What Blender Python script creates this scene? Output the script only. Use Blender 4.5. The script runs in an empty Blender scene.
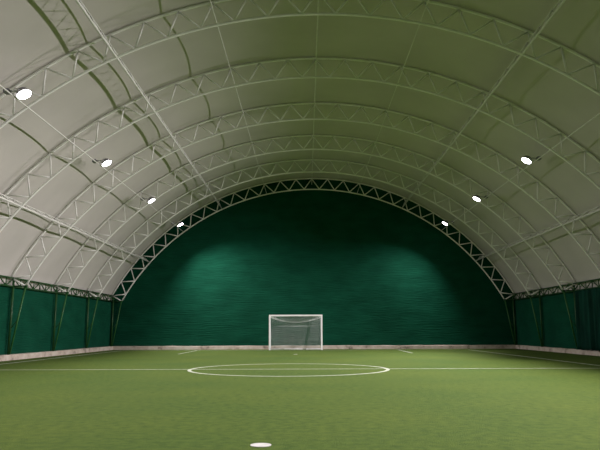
import bpy, bmesh, math, random
from mathutils import Vector, Matrix

random.seed(7)
SC = bpy.context.scene
COL = SC.collection
R = math.radians

# ------------------------------------------------------------------ dimensions (metres; camera looks along +Y)
CAMZ = 1.08
AX = 0.36                    # hall axis
FX = -0.50                   # pitch axis (the pitch is laid a little to the left of the hall axis)
ZC = -3.25                   # centre height of the arch circles
RO, RI = 13.28, 12.62        # outer and inner chord radii
TH = 61.5                    # springing angle, degrees from the crown
BAY = 4.15
Y_END = 36.0
FRAMES = [Y_END - BAY * k for k in range(10)]      # 36.0 ... -1.35
Y_FRONT = FRAMES[-1]
HALF = 11.60
XL, XR = AX - HALF, AX + HALF

def arc(th, r, y):
    t = R(th)
    return Vector((AX + r * math.sin(t), y, ZC + r * math.cos(t)))

# ------------------------------------------------------------------ materials
def mat(name, color, rough=0.6, metal=0.0, spec=0.5):
    m = bpy.data.materials.new(name); m.use_nodes = True
    b = m.node_tree.nodes['Principled BSDF']
    b.inputs['Base Color'].default_value = (*color, 1)
    b.inputs['Roughness'].default_value = rough
    b.inputs['Metallic'].default_value = metal
    b.inputs['Specular IOR Level'].default_value = spec
    return m

def nodes(m):
    nt = m.node_tree
    return nt, nt.nodes, nt.links, nt.nodes['Principled BSDF']

def noise_color(m, c1, c2, scale, detail=4, coords='Object', stretch=(1, 1, 1), lo=0.35, hi=0.65, bump=0.0, bscale=None, bstretch=None, bdist=0.02):
    nt, N, L, b = nodes(m)
    tc = N.new('ShaderNodeTexCoord')
    mp = N.new('ShaderNodeMapping'); mp.inputs['Scale'].default_value = stretch
    L.new(tc.outputs[coords], mp.inputs[0])
    n = N.new('ShaderNodeTexNoise'); n.inputs['Scale'].default_value = scale; n.inputs['Detail'].default_value = detail
    L.new(mp.outputs[0], n.inputs['Vector'])
    r = N.new('ShaderNodeValToRGB')
    r.color_ramp.elements[0].position = lo; r.color_ramp.elements[0].color = (*c1, 1)
    r.color_ramp.elements[1].position = hi; r.color_ramp.elements[1].color = (*c2, 1)
    L.new(n.outputs['Fac'], r.inputs[0]); L.new(r.outputs[0], b.inputs['Base Color'])
    if bump:
        mp2 = N.new('ShaderNodeMapping'); mp2.inputs['Scale'].default_value = bstretch or stretch
        L.new(tc.outputs[coords], mp2.inputs[0])
        n2 = N.new('ShaderNodeTexNoise'); n2.inputs['Scale'].default_value = bscale or scale; n2.inputs['Detail'].default_value = 3
        L.new(mp2.outputs[0], n2.inputs['Vector'])
        bp = N.new('ShaderNodeBump'); bp.inputs['Strength'].default_value = bump; bp.inputs['Distance'].default_value = bdist
        L.new(n2.outputs['Fac'], bp.inputs['Height']); L.new(bp.outputs[0], b.inputs['Normal'])
    return m

M = {}
M['white_steel'] = noise_color(mat('white_painted_steel', (0.85, 0.85, 0.82), 0.4), (0.80, 0.80, 0.77), (0.86, 0.86, 0.83), 3)
M['purlin_steel'] = noise_color(mat('pale_grey_painted_steel', (0.5, 0.5, 0.47), 0.5), (0.64, 0.64, 0.61), (0.72, 0.72, 0.68), 3)
M['green_steel'] = noise_color(mat('green_painted_steel', (0.02, 0.13, 0.02), 0.5), (0.008, 0.050, 0.010), (0.013, 0.080, 0.015), 4)
M['strut_steel'] = noise_color(mat('brighter_green_painted_steel', (0.02, 0.13, 0.02), 0.5), (0.014, 0.085, 0.016), (0.024, 0.13, 0.024), 4)
M['membrane'] = noise_color(mat('roof_membrane', (0.60, 0.58, 0.54), 0.7, spec=0.2), (0.51, 0.485, 0.46), (0.565, 0.535, 0.51), 0.5,
                            bump=0.15, bscale=2.0, bdist=0.03)
M['goal'] = mat('white_goal_paint', (0.88, 0.88, 0.88), 0.4)
M['net'] = mat('white_net_cord', (0.75, 0.77, 0.77), 0.8)
M['line'] = noise_color(mat('white_turf_line', (0.7, 0.72, 0.62), 0.9), (0.33, 0.38, 0.27), (0.50, 0.53, 0.44), 9, detail=6)
M['housing'] = mat('grey_lamp_housing', (0.22, 0.22, 0.25), 0.45, 0.3)
M['reflector'] = mat('lamp_rim_metal', (0.55, 0.55, 0.58), 0.3, 0.8)
M['spot'] = noise_color(mat('white_rubber_spot', (0.8, 0.8, 0.78), 0.8), (0.50, 0.49, 0.47), (0.62, 0.61, 0.59), 12)

def turf_material():
    m = mat('synthetic_turf', (0.1, 0.2, 0.03), 0.9, spec=0.15)
    nt, N, L, b = nodes(m)
    tc = N.new('ShaderNodeTexCoord')
    def noise(scale, detail, st=(1, 1, 1)):
        mp = N.new('ShaderNodeMapping'); mp.inputs['Scale'].default_value = st
        L.new(tc.outputs['Object'], mp.inputs[0])
        n = N.new('ShaderNodeTexNoise'); n.inputs['Scale'].default_value = scale; n.inputs['Detail'].default_value = detail
        L.new(mp.outputs[0], n.inputs['Vector']); return n
    big = noise(0.35, 3); mid = noise(9, 8); fine = noise(90, 4)
    r = N.new('ShaderNodeValToRGB')
    r.color_ramp.elements[0].position = 0.3; r.color_ramp.elements[0].color = (*TURF1, 1)
    r.color_ramp.elements[1].position = 0.7; r.color_ramp.elements[1].color = (*TURF2, 1)
    L.new(mid.outputs['Fac'], r.inputs[0])
    r2 = N.new('ShaderNodeValToRGB')
    r2.color_ramp.elements[0].position = 0.3; r2.color_ramp.elements[0].color = (0.80, 0.86, 0.85, 1)
    r2.color_ramp.elements[1].position = 0.7; r2.color_ramp.elements[1].color = (1.10, 1.0, 0.9, 1)
    L.new(big.outputs['Fac'], r2.inputs[0])
    mx = N.new('ShaderNodeMix'); mx.data_type = 'RGBA'; mx.blend_type = 'MULTIPLY'; mx.inputs['Factor'].default_value = 1
    L.new(r.outputs[0], mx.inputs['A']); L.new(r2.outputs[0], mx.inputs['B'])
    r3 = N.new('ShaderNodeValToRGB')
    r3.color_ramp.elements[0].position = 0.3; r3.color_ramp.elements[0].color = (0.60, 0.63, 0.60, 1)
    r3.color_ramp.elements[1].position = 0.7; r3.color_ramp.elements[1].color = (1.35, 1.33, 1.25, 1)
    L.new(fine.outputs['Fac'], r3.inputs[0])
    mx2 = N.new('ShaderNodeMix'); mx2.data_type = 'RGBA'; mx2.blend_type = 'MULTIPLY'; mx2.inputs['Factor'].default_value = 1
    L.new(mx.outputs['Result'], mx2.inputs['A']); L.new(r3.outputs[0], mx2.inputs['B'])
    L.new(mx2.outputs['Result'], b.inputs['Base Color'])
    ad = N.new('ShaderNodeMath'); ad.operation = 'MULTIPLY_ADD'; ad.inputs[1].default_value = 0.4
    L.new(mid.outputs['Fac'], ad.inputs[0]); L.new(fine.outputs['Fac'], ad.inputs[2])
    bp = N.new('ShaderNodeBump'); bp.inputs['Strength'].default_value = 0.6; bp.inputs['Distance'].default_value = 0.03
    L.new(ad.outputs[0], bp.inputs['Height']); L.new(bp.outputs[0], b.inputs['Normal'])
    return m
TURF1, TURF2 = (0.058, 0.103, 0.019), (0.097, 0.150, 0.027)
M['turf'] = turf_material()

def sheet_material(name, c1, c2, streak):
    """woven green windbreak sheeting with fine creases"""
    m = mat(name, c1, 0.85, spec=0.1)
    noise_color(m, c1, c2, 0.8, detail=5, stretch=streak, bump=0.6, bscale=1.6, bstretch=(streak[0], streak[1], streak[2] * 5), bdist=0.06)
    return m
M['sheet'] = sheet_material('green_sheeting', (0.0015, 0.047, 0.025), (0.003, 0.063, 0.034), (1, 1, 2.2))

def concrete_material():
    m = mat('pale_worn_concrete', (0.5, 0.45, 0.4), 0.85)
    nt, N, L, b = nodes(m)
    tc = N.new('ShaderNodeTexCoord')
    n = N.new('ShaderNodeTexNoise'); n.inputs['Scale'].default_value = 2.2; n.inputs['Detail'].default_value = 7; n.inputs['Roughness'].default_value = 0.65
    L.new(tc.outputs['Object'], n.inputs['Vector'])
    r = N.new('ShaderNodeValToRGB')
    e = r.color_ramp.elements
    e[0].position = 0.33; e[0].color = (0.18, 0.15, 0.12, 1)
    e[1].position = 0.62; e[1].color = (0.58, 0.52, 0.46, 1)
    k = e.new(0.45); k.color = (0.48, 0.40, 0.34, 1)
    L.new(n.outputs['Fac'], r.inputs[0]); L.new(r.outputs[0], b.inputs['Base Color'])
    bp = N.new('ShaderNodeBump'); bp.inputs['Strength'].default_value = 0.5; bp.inputs['Distance'].default_value = 0.02
    L.new(n.outputs['Fac'], bp.inputs['Height']); L.new(bp.outputs[0], b.inputs['Normal'])
    return m
M['concrete'] = concrete_material()

def lens_material(strength):
    m = bpy.data.materials.new('lit_lamp_glass'); m.use_nodes = True
    nt, N, L, b = nodes(m)
    b.inputs['Base Color'].default_value = (0.9, 0.9, 0.9, 1)
    b.inputs['Emission Color'].default_value = (1.0, 0.95, 1.0, 1)
    b.inputs['Emission Strength'].default_value = strength
    return m
M['lens'] = lens_material(30)

# ------------------------------------------------------------------ mesh helpers
def ring(bm, c, u, v, r, n):
    return [bm.verts.new(c + u * (r * math.cos(2 * math.pi * i / n)) + v * (r * math.sin(2 * math.pi * i / n))) for i in range(n)]

def tube(bm, pts, r, n=10, cap=True):
    """round tube through pts"""
    pts = [Vector(p) for p in pts]
    rings = []
    up = None
    for i, p in enumerate(pts):
        d = (pts[min(i + 1, len(pts) - 1)] - pts[max(i - 1, 0)]).normalized()
        if up is None:
            up = Vector((0, 0, 1)) if abs(d.z) < 0.9 else Vector((1, 0, 0))
        u = (up - d * up.dot(d)).normalized(); v = d.cross(u)
        up = u
        rings.append(ring(bm, p, u, v, r, n))
    for a, b in zip(rings, rings[1:]):
        for i in range(n):
            f = bm.faces.new((a[i], a[(i + 1) % n], b[(i + 1) % n], b[i])); f.smooth = True
    if cap:
        bm.faces.new(rings[0][::-1]); bm.faces.new(rings[-1])
    return bm

def box(bm, lo, hi, bev=0.0):
    lo, hi = Vector(lo), Vector(hi)
    ret = bmesh.ops.create_cube(bm, size=1)
    vs = ret['verts']
    for v in vs:
        v.co = Vector((lo[i] + (v.co[i] + 0.5) * (hi[i] - lo[i]) for i in range(3)))
    if bev:
        es = list({e for v in vs for e in v.link_edges})
        bmesh.ops.bevel(bm, geom=es, offset=bev, segments=2, affect='EDGES', profile=0.5)
    return bm

def obj(name, bm, m, parent=None, origin=None):
    me = bpy.data.meshes.new(name)
    if origin is not None:
        bmesh.ops.translate(bm, verts=bm.verts, vec=-Vector(origin))
    bmesh.ops.recalc_face_normals(bm, faces=bm.faces)
    bm.to_mesh(me); bm.free()
    me.materials.append(M[m] if isinstance(m, str) else m)
    o = bpy.data.objects.new(name, me); COL.objects.link(o)
    if origin is not None:
        o.location = origin
    if parent:
        o.parent = parent
    return o

def thing(name, label, cat, loc=(0, 0, 0), group=None):
    o = bpy.data.objects.new(name, None); COL.objects.link(o)
    o.location = loc; o.empty_display_size = 0.2
    o['label'] = label; o['category'] = cat
    if group: o['group'] = group
    return o

def structure(name, bm, m, label=None):
    o = obj(name, bm, m); o['kind'] = 'structure'
    if label: o['label'] = label
    return o

def dup(root, loc, label):
    r = root.copy(); COL.objects.link(r); r.location = loc; r['label'] = label
    for ch in list(root.children):
        c = ch.copy(); COL.objects.link(c); c.parent = r
        for g in list(ch.children):
            d = g.copy(); COL.objects.link(d); d.parent = c
    return r

# ------------------------------------------------------------------ setting: turf floor with its lines
bm = bmesh.new(); box(bm, (XL - 0.4, Y_FRONT - 0.3, -0.12), (XR + 0.4, Y_END + 0.5, 0.0))
floor = structure('floor', bm, 'turf', 'green synthetic turf floor of the pitch')

def quad_strip(bm, pts, w, z=0.004, t=0.003):
    """flat ribbon of width w following pts on the turf"""
    n = len(pts)
    rows = []
    for i, p in enumerate(pts):
        p = Vector((p[0], p[1], 0))
        a = Vector((*pts[max(i - 1, 0)][:2], 0)); b = Vector((*pts[min(i + 1, n - 1)][:2], 0))
        d = (b - a).normalized(); s = Vector((-d.y, d.x, 0)) * (w / 2)
        rows.append((bm.verts.new((p.x + s.x, p.y + s.y, z)), bm.verts.new((p.x - s.x, p.y - s.y, z)),
                     bm.verts.new((p.x - s.x, p.y - s.y, z - t)), bm.verts.new((p.x + s.x, p.y + s.y, z - t))))
    for a, b in zip(rows, rows[1:]):
        for i in range(4):
            bm.faces.new((a[i], a[(i + 1) % 4], b[(i + 1) % 4], b[i]))
    bm.faces.new(rows[0]); bm.faces.new(rows[-1][::-1])
    return bm

GY0, GY1 = 0.15, 34.15        # goal lines
MY = 17.72                    # halfway
PX0, PX1 = FX - 9.60, FX + 9.25
def line(name, pts, w=0.08, label=None, z=0.004):
    bm = bmesh.new(); quad_strip(bm, pts, w, z)
    o = obj(name, bm, 'line', floor)
    if label: o['label'] = label
    return o
def seg(a, b, n=24):
    return [(a[0] + (b[0] - a[0]) * i / n, a[1] + (b[1] - a[1]) * i / n) for i in range(n + 1)]
line('sideline', seg((PX0, GY0), (PX0, GY1)), label='white line along the left side of the turf')
line('sideline', seg((PX1, GY0), (PX1, GY1)), label='white line along the right side of the turf')
line('halfway_line', seg((PX0, MY), (PX1, MY)), label='thin white line across the middle of the turf')
line('goal_line', seg((PX0, GY1), (PX1, GY1)), label='white line under the goal', z=0.0045)
line('goal_line', seg((PX0, GY0), (PX1, GY0)), z=0.0045)
CR = 2.75
line('centre_circle', [(FX + CR * math.sin(2 * math.pi * i / 96), MY + CR * math.cos(2 * math.pi * i / 96)) for i in range(97)],
     w=0.10, label='white circle in the middle of the turf', z=0.005)
for gy, s, w_ in ((GY1, -1, 'at the far end'), (GY0, 1, 'at the near end')):
    line('penalty_area_line', seg((FX - 5.45, gy), (FX - 5.45, gy + s * 5.0), 4), w=0.065, label='short white line left of the goal ' + w_)
    line('penalty_area_line', seg((FX + 5.45, gy), (FX + 5.45, gy + s * 4.6), 4), label='short white line right of the goal ' + w_)
def disc(name, x, y, r, label):
    bm = bmesh.new()
    top = [bm.verts.new((x + r * math.cos(2 * math.pi * i / 32), y + r * math.sin(2 * math.pi * i / 32) , 0.006)) for i in range(32)]
    bot = [bm.verts.new((v.co.x, v.co.y, 0.001)) for v in top]
    bm.faces.new(top)
    for i in range(32): bm.faces.new((top[i], bot[i], bot[(i + 1) % 32], top[(i + 1) % 32]))
    o = obj(name, bm, 'spot', floor); o['label'] = label
disc('penalty_spot', -0.44, 6.13, 0.10, 'small white round spot on the turf nearest the viewer')
disc('penalty_spot', FX, 28.35, 0.10, 'small white spot in front of the far goal')

# ------------------------------------------------------------------ setting: roof membrane (pinched in between the arches)
def membrane():
    bm = bmesh.new()
    NT, NS = 72, 14
    rows = []
    ys = []
    for k in range(len(FRAMES) - 1):
        y1, y0 = FRAMES[k], FRAMES[k + 1]
        for s in range(NS):
            ys.append((y1 + (y0 - y1) * s / NS, s / NS))
    ys.append((Y_FRONT, 0.0))
    ys = [(Y_END + 0.25, 0.0)] + ys + [(Y_FRONT - 0.25, 0.0)]
    for y, s in ys:
        row = []
        sag = SAG * 4 * s * (1 - s)
        for i in range(NT + 1):
            t = i / NT
            th = -TH + 2 * TH * t
            edge = min(1.0, min(t, 1 - t) * 10)
            r = RO + 0.075 - sag * (0.35 + 0.65 * edge)
            row.append(arc(th, r, y))
        # short skirt hanging straight down outside the side girders
        base_l, base_r = row[0], row[-1]
        skl = [Vector((base_l.x - 0.02, y, 2.74)), Vector((base_l.x - 0.02, y, 2.88))]
        skr = [Vector((base_r.x + 0.02, y, 2.88)), Vector((base_r.x + 0.02, y, 2.74))]
        rows.append([bm.verts.new(p) for p in skl + row + skr])
    for a, b in zip(rows, rows[1:]):
        for i in range(len(a) - 1):
            f = bm.faces.new((a[i], a[i + 1], b[i + 1], b[i])); f.smooth = True
    o = structure('ceiling', bm, 'membrane', 'pale vaulted fabric roof membrane over the hall')
    so = o.modifiers.new('Solidify', 'SOLIDIFY'); so.thickness = 0.012; so.offset = 0
    return o
SAG = 0.12
ceiling = membrane()

# ------------------------------------------------------------------ setting: green sheeting walls
def fold_noise(seed):
    rnd = random.Random(seed)
    comps = [(rnd.uniform(0.25, 2.2), rnd.uniform(0, 6.28), rnd.uniform(0.3, 1)) for _ in range(7)]
    return lambda u: sum(a * math.sin(f * u * 2 + p) for f, p, a in comps) / 3.5

def side_wall(name, x, sgn, label, drape=False):
    bm = bmesh.new()
    NY, NZ = 420 if drape else 240, 26
    fn = fold_noise(3 if sgn < 0 else 9)
    y0, y1 = Y_FRONT - 0.2, Y_END + 0.12
    grid = []
    for j in range(NY + 1):
        y = y0 + (y1 - y0) * j / NY
        col = []
        for i in range(NZ + 1):
            t = i / NZ
            z = 0.10 + (2.78 - 0.10) * t
            bay = ((Y_END - y) / BAY) % 1.0
            d = 0.06 * math.sin(math.pi * bay) * math.sin(math.pi * t) + 0.012 * fn(y * 1.3 + z * 0.4)
            if drape:
                k = max(0.0, min(1.0, (27.9 - y) / 0.8))
                d -= k * (0.10 + 0.10 * math.sin(y * 15 + 1.5 * math.sin(y * 3.1)) + 0.03 * math.sin(y * 31)) * (0.6 + 0.4 * (1 - t))
            d = max(d, -0.03 if not drape else -0.26)
            col.append(bm.verts.new((x + sgn * (0.07 - 0.8 * d), y, z)))
        grid.append(col)
    for a, b in zip(grid, grid[1:]):
        for i in range(NZ):
            f = bm.faces.new((a[i], a[i + 1], b[i + 1], b[i])); f.smooth = True
    o = structure(name, bm, 'sheet', label)
    so = o.modifiers.new('Solidify', 'SOLIDIFY'); so.thickness = 0.008; so.offset = 0
    return o
side_wall('wall_left', XL - 0.02, -1, 'green sheeting wall along the left side')
side_wall('wall_right', XR + 0.02, 1, 'dark green sheeting wall along the right side')

def end_wall(name, y, sgn, label):
    """sheet laced to the end arch: polar-ish grid clipped to the arch outline"""
    bm = bmesh.new()
    NX, NZ = 150, 90
    grid = []
    fn, fn2 = fold_noise(21), fold_noise(5)
    for i in range(NX + 1):
        x = (XL - 0.12) + (XR - XL + 0.24) * i / NX
        dx = x - AX
        rr = RO + 0.03
        top = ZC + math.sqrt(max(rr * rr - dx * dx, 0.0)) if abs(dx) < HALF - 0.02 else 3.02
        top = max(top, 3.02)
        col = []
        for j in range(NZ + 1):
            t = j / NZ
            z = 0.10 + (top - 0.10) * t
            amp = math.sin(math.pi * t) ** 0.5 if 0 < t < 1 else 0.0
            # gentle belly plus horizontal creases sagging between the lacing points
            d = 0.10 * math.sin(math.pi * t) * math.cos(0.5 * math.pi * dx / 11.8)
            d += amp * 0.010 * math.sin(z * 9.5 + 1.6 * fn(dx * 0.45) + 0.8 * math.sin(dx * 0.9))* (0.5 + 0.5 * fn2(dx * 0.7 + z * 0.5))
            d += amp * 0.012 * fn(dx * 0.8 + z * 0.35)
            col.append(bm.verts.new((x, y - sgn * 0.0 + sgn * (0.10 - d * 0.6), z)))
        grid.append(col)
    for a, b in zip(grid, grid[1:]):
        for j in range(NZ):
            f = bm.faces.new((a[j], a[j + 1], b[j + 1], b[j])); f.smooth = True
    o = structure(name, bm, 'sheet', label)
    so = o.modifiers.new('Solidify', 'SOLIDIFY'); so.thickness = 0.008; so.offset = 0
    return o
end_wall('wall_back', Y_END + 0.06, 1, 'tall dark green sheeting end wall behind the goal')
end_wall('wall_front', Y_FRONT - 0.06, -1, 'dark green sheeting end wall behind the viewer')

# ------------------------------------------------------------------ setting: low concrete kerb round the turf
def kerb(name, lo, hi, label):
    bm = bmesh.new(); box(bm, lo, hi, 0.02)
    bmesh.ops.subdivide_edges(bm, edges=[e for e in bm.edges if e.calc_length() > 5], cuts=40)
    rnd = random.Random(name)
    for v in bm.verts:
        if v.co.z > 0.1: v.co.z += rnd.uniform(-0.012, 0.012)
    return structure(name, bm, 'concrete', label)
KH = 0.20
kerb('baseboard_left', (XL - 0.30, Y_FRONT - 0.3, -0.05), (XL + 0.22, Y_END + 0.05, KH), 'low pale concrete kerb along the left wall')
kerb('baseboard_right', (XR - 0.12, Y_FRONT - 0.3, -0.05), (XR + 0.30, Y_END + 0.05, KH), 'low pale concrete kerb along the right wall')
kerb('baseboard_back', (XL + 0.22, Y_END - 0.25, -0.05), (XR - 0.12, Y_END + 0.3, KH), 'low pale concrete kerb below the end wall')

# ------------------------------------------------------------------ arch trusses
PANEL = TH / 15            # 4.1 degrees
def arch_truss(y, label):
    t = thing('arch_truss', label, 'roof truss', (AX, y, 0), 'white arch trusses under the roof')
    O = Vector((AX, y, 0))
    bm = bmesh.new(); tube(bm, [arc(-TH + 2 * TH * i / 90, RO, y) - O for i in range(91)], 0.038, 10); obj('outer_chord', bm, 'white_steel', t)
    bm = bmesh.new(); tube(bm, [arc(-TH + 2 * TH * i / 90, RI, y) - O for i in range(91)], 0.038, 10); obj('inner_chord', bm, 'white_steel', t)
    for s in (-1, 1):
        bm = bmesh.new(); tube(bm, [arc(s * TH, RO, y) - O, arc(s * TH, RI, y) - O], 0.034, 8); obj('foot_brace', bm, 'white_steel', t)
    # warren bracing: outer joints at whole panels, inner joints at half panels
    for k in range(-15, 15):
        a, b, c = k * PANEL, (k + 0.5) * PANEL, (k + 1) * PANEL
        for p, q in ((arc(a, RO - .02, y), arc(b, RI + .02, y)), (arc(b, RI + .02, y), arc(c, RO - .02, y))):
            bm = bmesh.new(); tube(bm, [p - O, q - O], 0.028, 8); obj('web_brace', bm, 'white_steel', t)
    return t
ARCH_LABELS = [
    'white arch truss at the far end, standing against the dark green end wall',
    'white arch truss second from the end wall',
    'white arch truss third from the end wall',
    'white arch truss fourth from the end wall',
    'white arch truss second nearest whose crown is in the photo',
    'nearest white arch truss with its crown at the top edge of the photo',
    'white arch truss above the viewer, out past the top edge',
]
t0 = arch_truss(FRAMES[0], ARCH_LABELS[0])
for k in range(1, 7):
    dup(t0, (AX, FRAMES[k], 0), ARCH_LABELS[k])

# ------------------------------------------------------------------ longitudinal purlins
PY0, PY1 = Y_FRONT, Y_END
def plain_purlin(name, th, r, rad, label, cat):
    c = arc(th, r, 0)
    bm = bmesh.new(); tube(bm, [Vector((c.x, PY0 + (PY1 - PY0) * i / 18, c.z)) - c for i in range(19)], rad, 10)
    o = obj(name, bm, 'purlin_steel'); o.location = c
    o['label'] = label; o['category'] = cat; o['group'] = 'plain tubes running the length of the roof'
    return o
plain_purlin('ridge_tube', 0, RI + 0.30, 0.022, 'white tube running lengthways along the ridge of the roof', 'purlin')
plain_purlin('purlin_tube', -12.3, RI, 0.014, 'thin white tube running lengthways just left of the ridge', 'purlin')
plain_purlin('purlin_tube', 12.3, RI, 0.014, 'thin white tube running lengthways just right of the ridge', 'purlin')
plain_purlin('purlin_tube', -37, RI - 0.02, 0.018, 'thin white tube the left row of floodlights hangs from', 'purlin')
plain_purlin('purlin_tube', 37, RI - 0.02, 0.018, 'thin white tube the right row of floodlights hangs from', 'purlin')

def lattice_purlin(th, label):
    c = arc(th, RI, 0)
    up = Vector((math.sin(R(th)), 0, math.cos(R(th))))
    dp = 0.36
    t = thing('lattice_purlin', label, 'purlin', c, 'lattice beams running the length of the roof')
    nb = 10
    bm = bmesh.new(); tube(bm, [Vector((0, PY0, 0)), Vector((0, PY1, 0))], 0.030, 10); obj('lower_chord', bm, 'purlin_steel', t)
    bm = bmesh.new(); tube(bm, [Vector((0, PY0, 0)) + up * dp, Vector((0, PY1, 0)) + up * dp], 0.016, 10); obj('upper_chord', bm, 'purlin_steel', t)
    n = 9 * nb
    for i in range(n):
        ya, yb = PY1 - (PY1 - PY0) * i / n, PY1 - (PY1 - PY0) * (i + 1) / n
        a, b = (up * dp, Vector()) if i % 2 == 0 else (Vector(), up * dp)
        bm = bmesh.new(); tube(bm, [Vector((0, ya, 0)) + a, Vector((0, yb, 0)) + b], 0.015, 6); obj('web_brace', bm, 'purlin_steel', t)
lattice_purlin(-25, 'white lattice beam running lengthways, upper left of the roof')
lattice_purlin(-49, 'white lattice beam running lengthways low on the left of the roof')
lattice_purlin(25, 'pale lattice beam running lengthways, upper right of the roof')
lattice_purlin(49, 'pale lattice beam running lengthways low on the right of the roof')

# ------------------------------------------------------------------ green side girders and V columns
def side_girder(s, label):
    x = AX + s * (HALF - 0.03)
    t = thing('side_girder', label, 'girder', (x, 0, 0), 'green lattice girders under the roof edges')
    zt, zb = 3.08, 2.76
    bm = bmesh.new(); tube(bm, [(0, PY0, zt), (0, PY1, zt)], 0.032, 8); obj('top_chord', bm, 'green_steel', t)
    bm = bmesh.new(); tube(bm, [(0, PY0, zb), (0, PY1, zb)], 0.032, 8); obj('bottom_chord', bm, 'green_steel', t)
    rest = bmesh.new()
    n = 9 * 7; st = (PY1 - PY0) / n
    for i in range(n):
        ya, yb = PY1 - st * i, PY1 - st * (i + 1)
        far = i < 49
        if i % 7 != 0:
            b = bmesh.new() if far else rest
            tube(b, [(0, ya, zb), (0, ya, zt)], 0.024, 6)
            if far: obj('upright', b, 'green_steel', t)
        z0, z1 = (zb, zt) if i % 2 == 0 else (zt, zb)
        b = bmesh.new() if far else rest
        tube(b, [(0, ya, z0), (0, yb, z1)], 0.024, 6)
        if far: obj('diagonal', b, 'green_steel', t)
    o = obj('bracing', rest, 'green_steel', t); o['kind'] = 'stuff'
side_girder(-1, 'green lattice girder along the top of the left wall')
side_girder(1, 'dark green lattice girder along the top of the right wall')

def side_column(s, y, label):
    xo = AX + s * (HALF - 0.03)
    t = thing('side_column', label, 'column', (xo, y, KH), 'green V columns under the arch feet')
    foot_i = arc(s * TH, RI, y) - Vector((xo, y, KH))
    bm = bmesh.new(); tube(bm, [(0, 0, 0), (0, 0, 3.0 - KH)], 0.045, 10); obj('post', bm, 'green_steel', t)
    bm = bmesh.new(); tube(bm, [(-s * 0.05, 0, 0.02), foot_i], 0.034, 10); obj('raking_strut', bm, 'strut_steel', t)
    p = Vector((-s * 0.05, 0, 0.02)).lerp(foot_i, 0.50)
    bm = bmesh.new(); tube(bm, [(0, 0, 0.95), p], 0.016, 8); obj('tie', bm, 'green_steel', t)
    bm = bmesh.new(); tube(bm, [foot_i, (0, 0, foot_i.z)], 0.024, 8); obj('tie', bm, 'green_steel', t)
    bm = bmesh.new(); box(bm, (-0.09, -0.09, -0.005), (0.09, 0.09, 0.015), 0.003); obj('base_plate', bm, 'green_steel', t)
    bm = bmesh.new(); box(bm, (foot_i.x - .06, -.06, foot_i.z - .05), (foot_i.x + .06, .06, foot_i.z + .03), 0.01); obj('top_plate', bm, 'green_steel', t)
    return t
names = ['in the far corner', 'second from the far corner', 'third from the far corner', 'fourth from the far corner', 'fifth from the far corner, past the photo edge']
for s, side in ((-1, 'left'), (1, 'right')):
    c0 = None
    for k in range(5):
        lab = f'green steel V column on the {side} kerb, {names[k]}'
        if c0 is None: c0 = side_column(s, FRAMES[0] - 0.05, lab)
        else: dup(c0, (c0.location.x, FRAMES[k], KH), lab)

# ------------------------------------------------------------------ gathered sheet hanging in folds at the right
def hanging_sheet():
    m = M['curtain'] = noise_color(mat('dark_green_curtain', (0.003, 0.03, 0.022), 0.85, spec=0.1), (0.002, 0.022, 0.015), (0.004, 0.045, 0.030), 1.5, stretch=(1, 3, 0.4))
    xb = XR - 0.20
    bm = bmesh.new(); y0, y1 = 24.2, 27.35; NY, NZ = 260, 14
    rnd = random.Random(4); ph = [rnd.uniform(0, 6.28) for _ in range(4)]
    rows = []
    for j in range(NY + 1):
        u = j / NY; row = []
        for i in range(NZ + 1):
            t = i / NZ; z = KH + 0.012 + (2.70 - KH) * t
            y = y0 + (y1 - y0) * (u if t > .8 else u) + 0.03 * math.sin(u * 9 + t * 2)
            a = (0.045 + 0.045 * (1 - t))
            d = a * (math.sin(u * 52 + ph[0] + 0.9 * math.sin(u * 11 + ph[1])) + 0.45 * math.sin(u * 97 + ph[2] + t)) 
            row.append(bm.verts.new((d - 0.0, y - 25.8, z)))
        rows.append(row)
    for a, b in zip(rows, rows[1:]):
        for i in range(NZ):
            f = bm.faces.new((a[i], a[i + 1], b[i + 1], b[i])); f.smooth = True
    o = obj('hanging_sheet', bm, 'curtain'); o.location = (xb, 25.8, 0)
    o['label'] = 'gathered dark green sheet hanging in vertical folds at the right photo edge'; o['category'] = 'curtain'
    so = o.modifiers.new('Solidify', 'SOLIDIFY'); so.thickness = 0.006
hanging_sheet()

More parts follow.
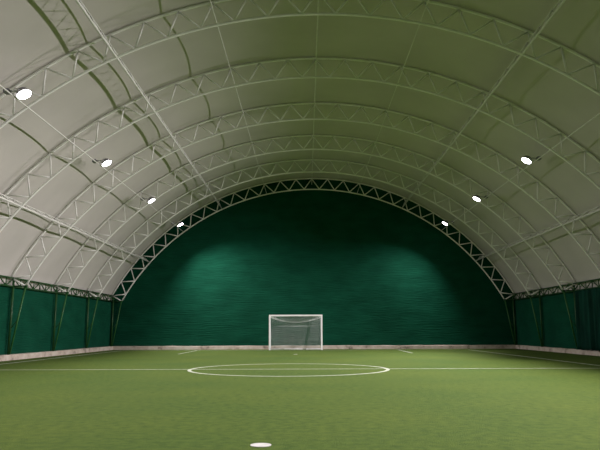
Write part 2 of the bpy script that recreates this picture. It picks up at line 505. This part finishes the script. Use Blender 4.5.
# ------------------------------------------------------------------ goal
GXC = -0.59
def goal():
    W, H = 2.74, 1.82
    t = thing('football_goal', 'white goal frame with net in front of the green end wall', 'goal', (GXC, GY1, 0))
    r = 0.042
    for s in (-1, 1):
        bm = bmesh.new(); box(bm, (s * (W / 2 + .045) - .045, -.045, 0.0), (s * (W / 2 + .045) + .045, .045, H + .085), 0.015); obj('post', bm, 'goal', t)
    bm = bmesh.new(); box(bm, (-W / 2 , -.045, H), (W / 2 , .045, H + .085), 0.012); obj('crossbar', bm, 'goal', t)
    # folding-back frame: top arm, rear stay and floor runner each side
    D0, D1 = 0.55, 0.95
    for s in (-1, 1):
        x = s * (W / 2 + .045)
        bm = bmesh.new(); tube(bm, [(x, 0.03, H), (x, 0.3, H - 0.01), (x, D0, H - 0.06), (x, D0 + .08, H - 0.18), (x, D1, 0.03)], 0.018, 8); obj('rear_stay', bm, 'goal', t)
        bm = bmesh.new(); tube(bm, [(x, 0.03, 0.03), (x, D1, 0.03)], 0.018, 8); obj('ground_runner', bm, 'goal', t)
    bm = bmesh.new(); tube(bm, [(-W / 2 - .045, D1, 0.03), (W / 2 + .045, D1, 0.03)], 0.034, 8); obj('rear_ground_bar', bm, 'goal', t)
    # net: cords as thin crossing ribbons of square section
    bm = bmesh.new(); c = 0.0033
    def prof(u):      # side profile, u 0..1 from crossbar back and down to the ground
        pts = [(0.03, H + .03), (D0, H - 0.04), (D0 + .09, H - 0.22), (D1, 0.04)]
        ls = [math.dist(pts[i], pts[i + 1]) for i in range(3)]; L = sum(ls); q = u * L
        for i in range(3):
            if q <= ls[i] or i == 2:
                f = min(q / ls[i], 1); return Vector((0, pts[i][0] + (pts[i + 1][0] - pts[i][0]) * f, pts[i][1] + (pts[i + 1][1] - pts[i][1]) * f))
            q -= ls[i]
    NU, NX = 42, 44
    def P(i, j):
        xx = -1 + 2 * i / NX
        u = j / NU
        v = prof(u)
        sg = (1 - xx * xx)
        v.z -= 0.26 * sg * math.sin(math.pi * min(u * 2.2, 1)) ** 0.8
        v.y -= 0.06 * sg * math.sin(math.pi * u)
        v.x = xx * (W / 2 + .03)
        return v
    for i in range(NX + 1): tube(bm, [P(i, j) for j in range(NU + 1)], c, 4, False)
    for j in range(NU + 1): tube(bm, [P(i, j) for i in range(NX + 1)], c if j != 10 else 0.013, 4, False)
    for s in (-1, 1):      # side panels
        x = s * (W / 2 + .03)
        for k in range(1, 20):
            z = H * k / 20
            yb = D0 + .09 + (D1 - D0 - .09) * (1 - z / (H - .2)) if z < H - .2 else D0
            tube(bm, [(x, 0.03, z), (x, yb, z)], c, 4, False)
        for k in range(1, 9):
            y = 0.03 + 0.1 * k
            zt = H - 0.02 if y < D0 else (H - 0.2) * (D1 - y) / (D1 - D0 - .09)
            if zt > 0.05: tube(bm, [(x, y, 0.03), (x, y, zt)], c, 4, False)
    o = obj('net', bm, 'net', t)
    return t
goal()

# ------------------------------------------------------------------ floodlights
LY = [33.9, 27.40, 21.0, 14.55, 8.1, 1.65]
def floodlight(side, y, label, tilt, power, half, blend, roll_y=0.0, head=58):
    """side -1 left / +1 right; tilt = degrees below horizontal, aimed inwards across the pitch"""
    x = AX + side * 7.40
    z = ZC + math.sqrt(RI ** 2 - 7.40 ** 2) - 0.03
    t = thing('floodlight', label, 'floodlight', (x, y, z), 'floodlights hanging from the roof')
    # aim direction
    a = R(tilt)
    d = Vector((-side * math.cos(a), roll_y, -math.sin(a))).normalized()
    # the beam of light
    qb = (-d).to_track_quat('Z', 'Y')
    dh = Vector((-side * math.cos(R(head)), 0.0, -math.sin(R(head))))      # the way the glass faces
    q = (-dh).to_track_quat('Z', 'Y')
    h = bpy.data.objects.new('lamp_head', None); COL.objects.link(h); h.parent = t
    h.rotation_mode = 'QUATERNION'; h.rotation_quaternion = q
    prof = [(0.00, 0.09), (0.12, 0.09), (0.17, 0.06), (0.215, -0.02), (0.225, -0.05)]
    def lathe(prof, n=28, sx=1.0, sy=0.8, capend=False):
        bm = bmesh.new(); rings = []
        for r_, z_ in prof:
            if r_ == 0: rings.append([bm.verts.new((0, 0, z_))])
            else: rings.append([bm.verts.new((sx * r_ * math.cos(2 * math.pi * i / n), sy * r_ * math.sin(2 * math.pi * i / n), z_)) for i in range(n)])
        for A, B in zip(rings, rings[1:]):
            for i in range(n):
                j = (i + 1) % n
                if len(A) == 1: f = bm.faces.new((A[0], B[i], B[j]))
                elif len(B) == 1: f = bm.faces.new((A[i], A[j], B[0]))
                else: f = bm.faces.new((A[i], A[j], B[j], B[i]))
                f.smooth = True
        return bm
    def child(name, bm, m):
        o = obj(name, bm, m, t)
        o.rotation_mode = 'QUATERNION'; o.rotation_quaternion = q
        return o
    child('housing', lathe(prof), 'housing')
    child('rim', lathe([(0.215, -0.035), (0.235, -0.035), (0.235, -0.065), (0.215, -0.065), (0.215, -0.035)]), 'reflector')
    child('lens', lathe([(0.0, -0.095), (0.12, -0.085), (0.20, -0.065), (0.228, -0.045)]), 'lens')
    bm = bmesh.new(); box(bm, (side * 0.40 - .07, -0.10, -0.02), (side * 0.40 + .07, 0.10, 0.09), 0.02); obj('ballast_box', bm, 'housing', t)
    bm = bmesh.new(); tube(bm, [(side * 0.16, 0, 0.05), (side * 0.34, 0, 0.04)], 0.02, 8); obj('arm', bm, 'reflector', t)
    # stirrup bracket up to the tube the lamp hangs from
    rt = Vector((side * (RI * math.sin(R(37)) - 7.40), 0, ZC + (RI-0.02) * math.cos(R(37)) - z))
    bm = bmesh.new()
    for s in (-1, 1): tube(bm, [rt + Vector((0, s * .02, 0)), rt + Vector((0, s * 0.205, 0.0)), Vector((0, s * 0.205, 0.0)), Vector((0, s * 0.17, 0))], 0.012, 6)
    obj('bracket', bm, 'reflector', t)
    COL.objects.unlink(h); bpy.data.objects.remove(h)
    L = bpy.data.lights.new('floodlight_beam', 'SPOT')
    L.energy = power; L.spot_size = R(2 * half); L.spot_blend = blend; L.shadow_soft_size = 0.05
    L.color = LAMP_COL
    lo = bpy.data.objects.new('floodlight_beam', L); COL.objects.link(lo); lo.parent = t
    lo.rotation_mode = 'QUATERNION'; lo.rotation_quaternion = qb; lo.location = dh * 0.10 + d * 0.03
    return t
LAMP_COL = (1.0, 0.915, 0.935)
PL = dict(tilt=53, power=2300, half=68, blend=1.0)
PR = dict(tilt=38, power=6500, half=62, blend=0.8)
place = ['nearest the green end wall', 'second from the green end wall', 'third from the green end wall',
         'fourth from the end wall, nearest in the photo', 'above the viewer, past the photo edge', 'behind the viewer']
for k, y in enumerate(LY):
    a, b = dict(PL), dict(PR)
    if k >= 4: a['power'] *= 0.75; b['power'] *= 0.85
    if k == 0: a.update(power=3800, tilt=60, half=62); b.update(roll_y=-0.08, tilt=58, half=60, power=2600)      # the end pair are turned a little back towards the pitch
    floodlight(-1, y, f'lit floodlight in the left row, {place[k]}', **a)
    floodlight(1, y, f'lit floodlight in the right row, {place[k]}', **b)

# ------------------------------------------------------------------ world: night outside
w = bpy.data.worlds.new('night'); SC.world = w; w.use_nodes = True
w.node_tree.nodes['Background'].inputs[0].default_value = (0.01, 0.012, 0.02, 1)
w.node_tree.nodes['Background'].inputs[1].default_value = 0.3

# ------------------------------------------------------------------ camera
cam = bpy.data.cameras.new('camera'); co = bpy.data.objects.new('camera', cam); COL.objects.link(co)
cam.sensor_width = 36; cam.lens = 617 / 600 * 36; cam.clip_start = 0.05; cam.clip_end = 200
co.location = (0, 0, CAMZ)
yaw, pitch, roll = 0.56, 9.66, 0.2
co.matrix_world = Matrix.Translation((0, 0, CAMZ)) @ Matrix.Rotation(R(yaw), 4, 'Z') @ Matrix.Rotation(R(90 + pitch), 4, 'X') @ Matrix.Rotation(R(-roll), 4, 'Z')
SC.camera = co

SC.view_settings.view_transform = 'Standard'; SC.view_settings.look = 'None'
SC.view_settings.gamma = 1; SC.view_settings.use_curve_mapping = False
SC.view_settings.exposure = -0.7
SC.cycles.max_bounces = 8; SC.cycles.diffuse_bounces = 6
SC.cycles.use_denoising = True
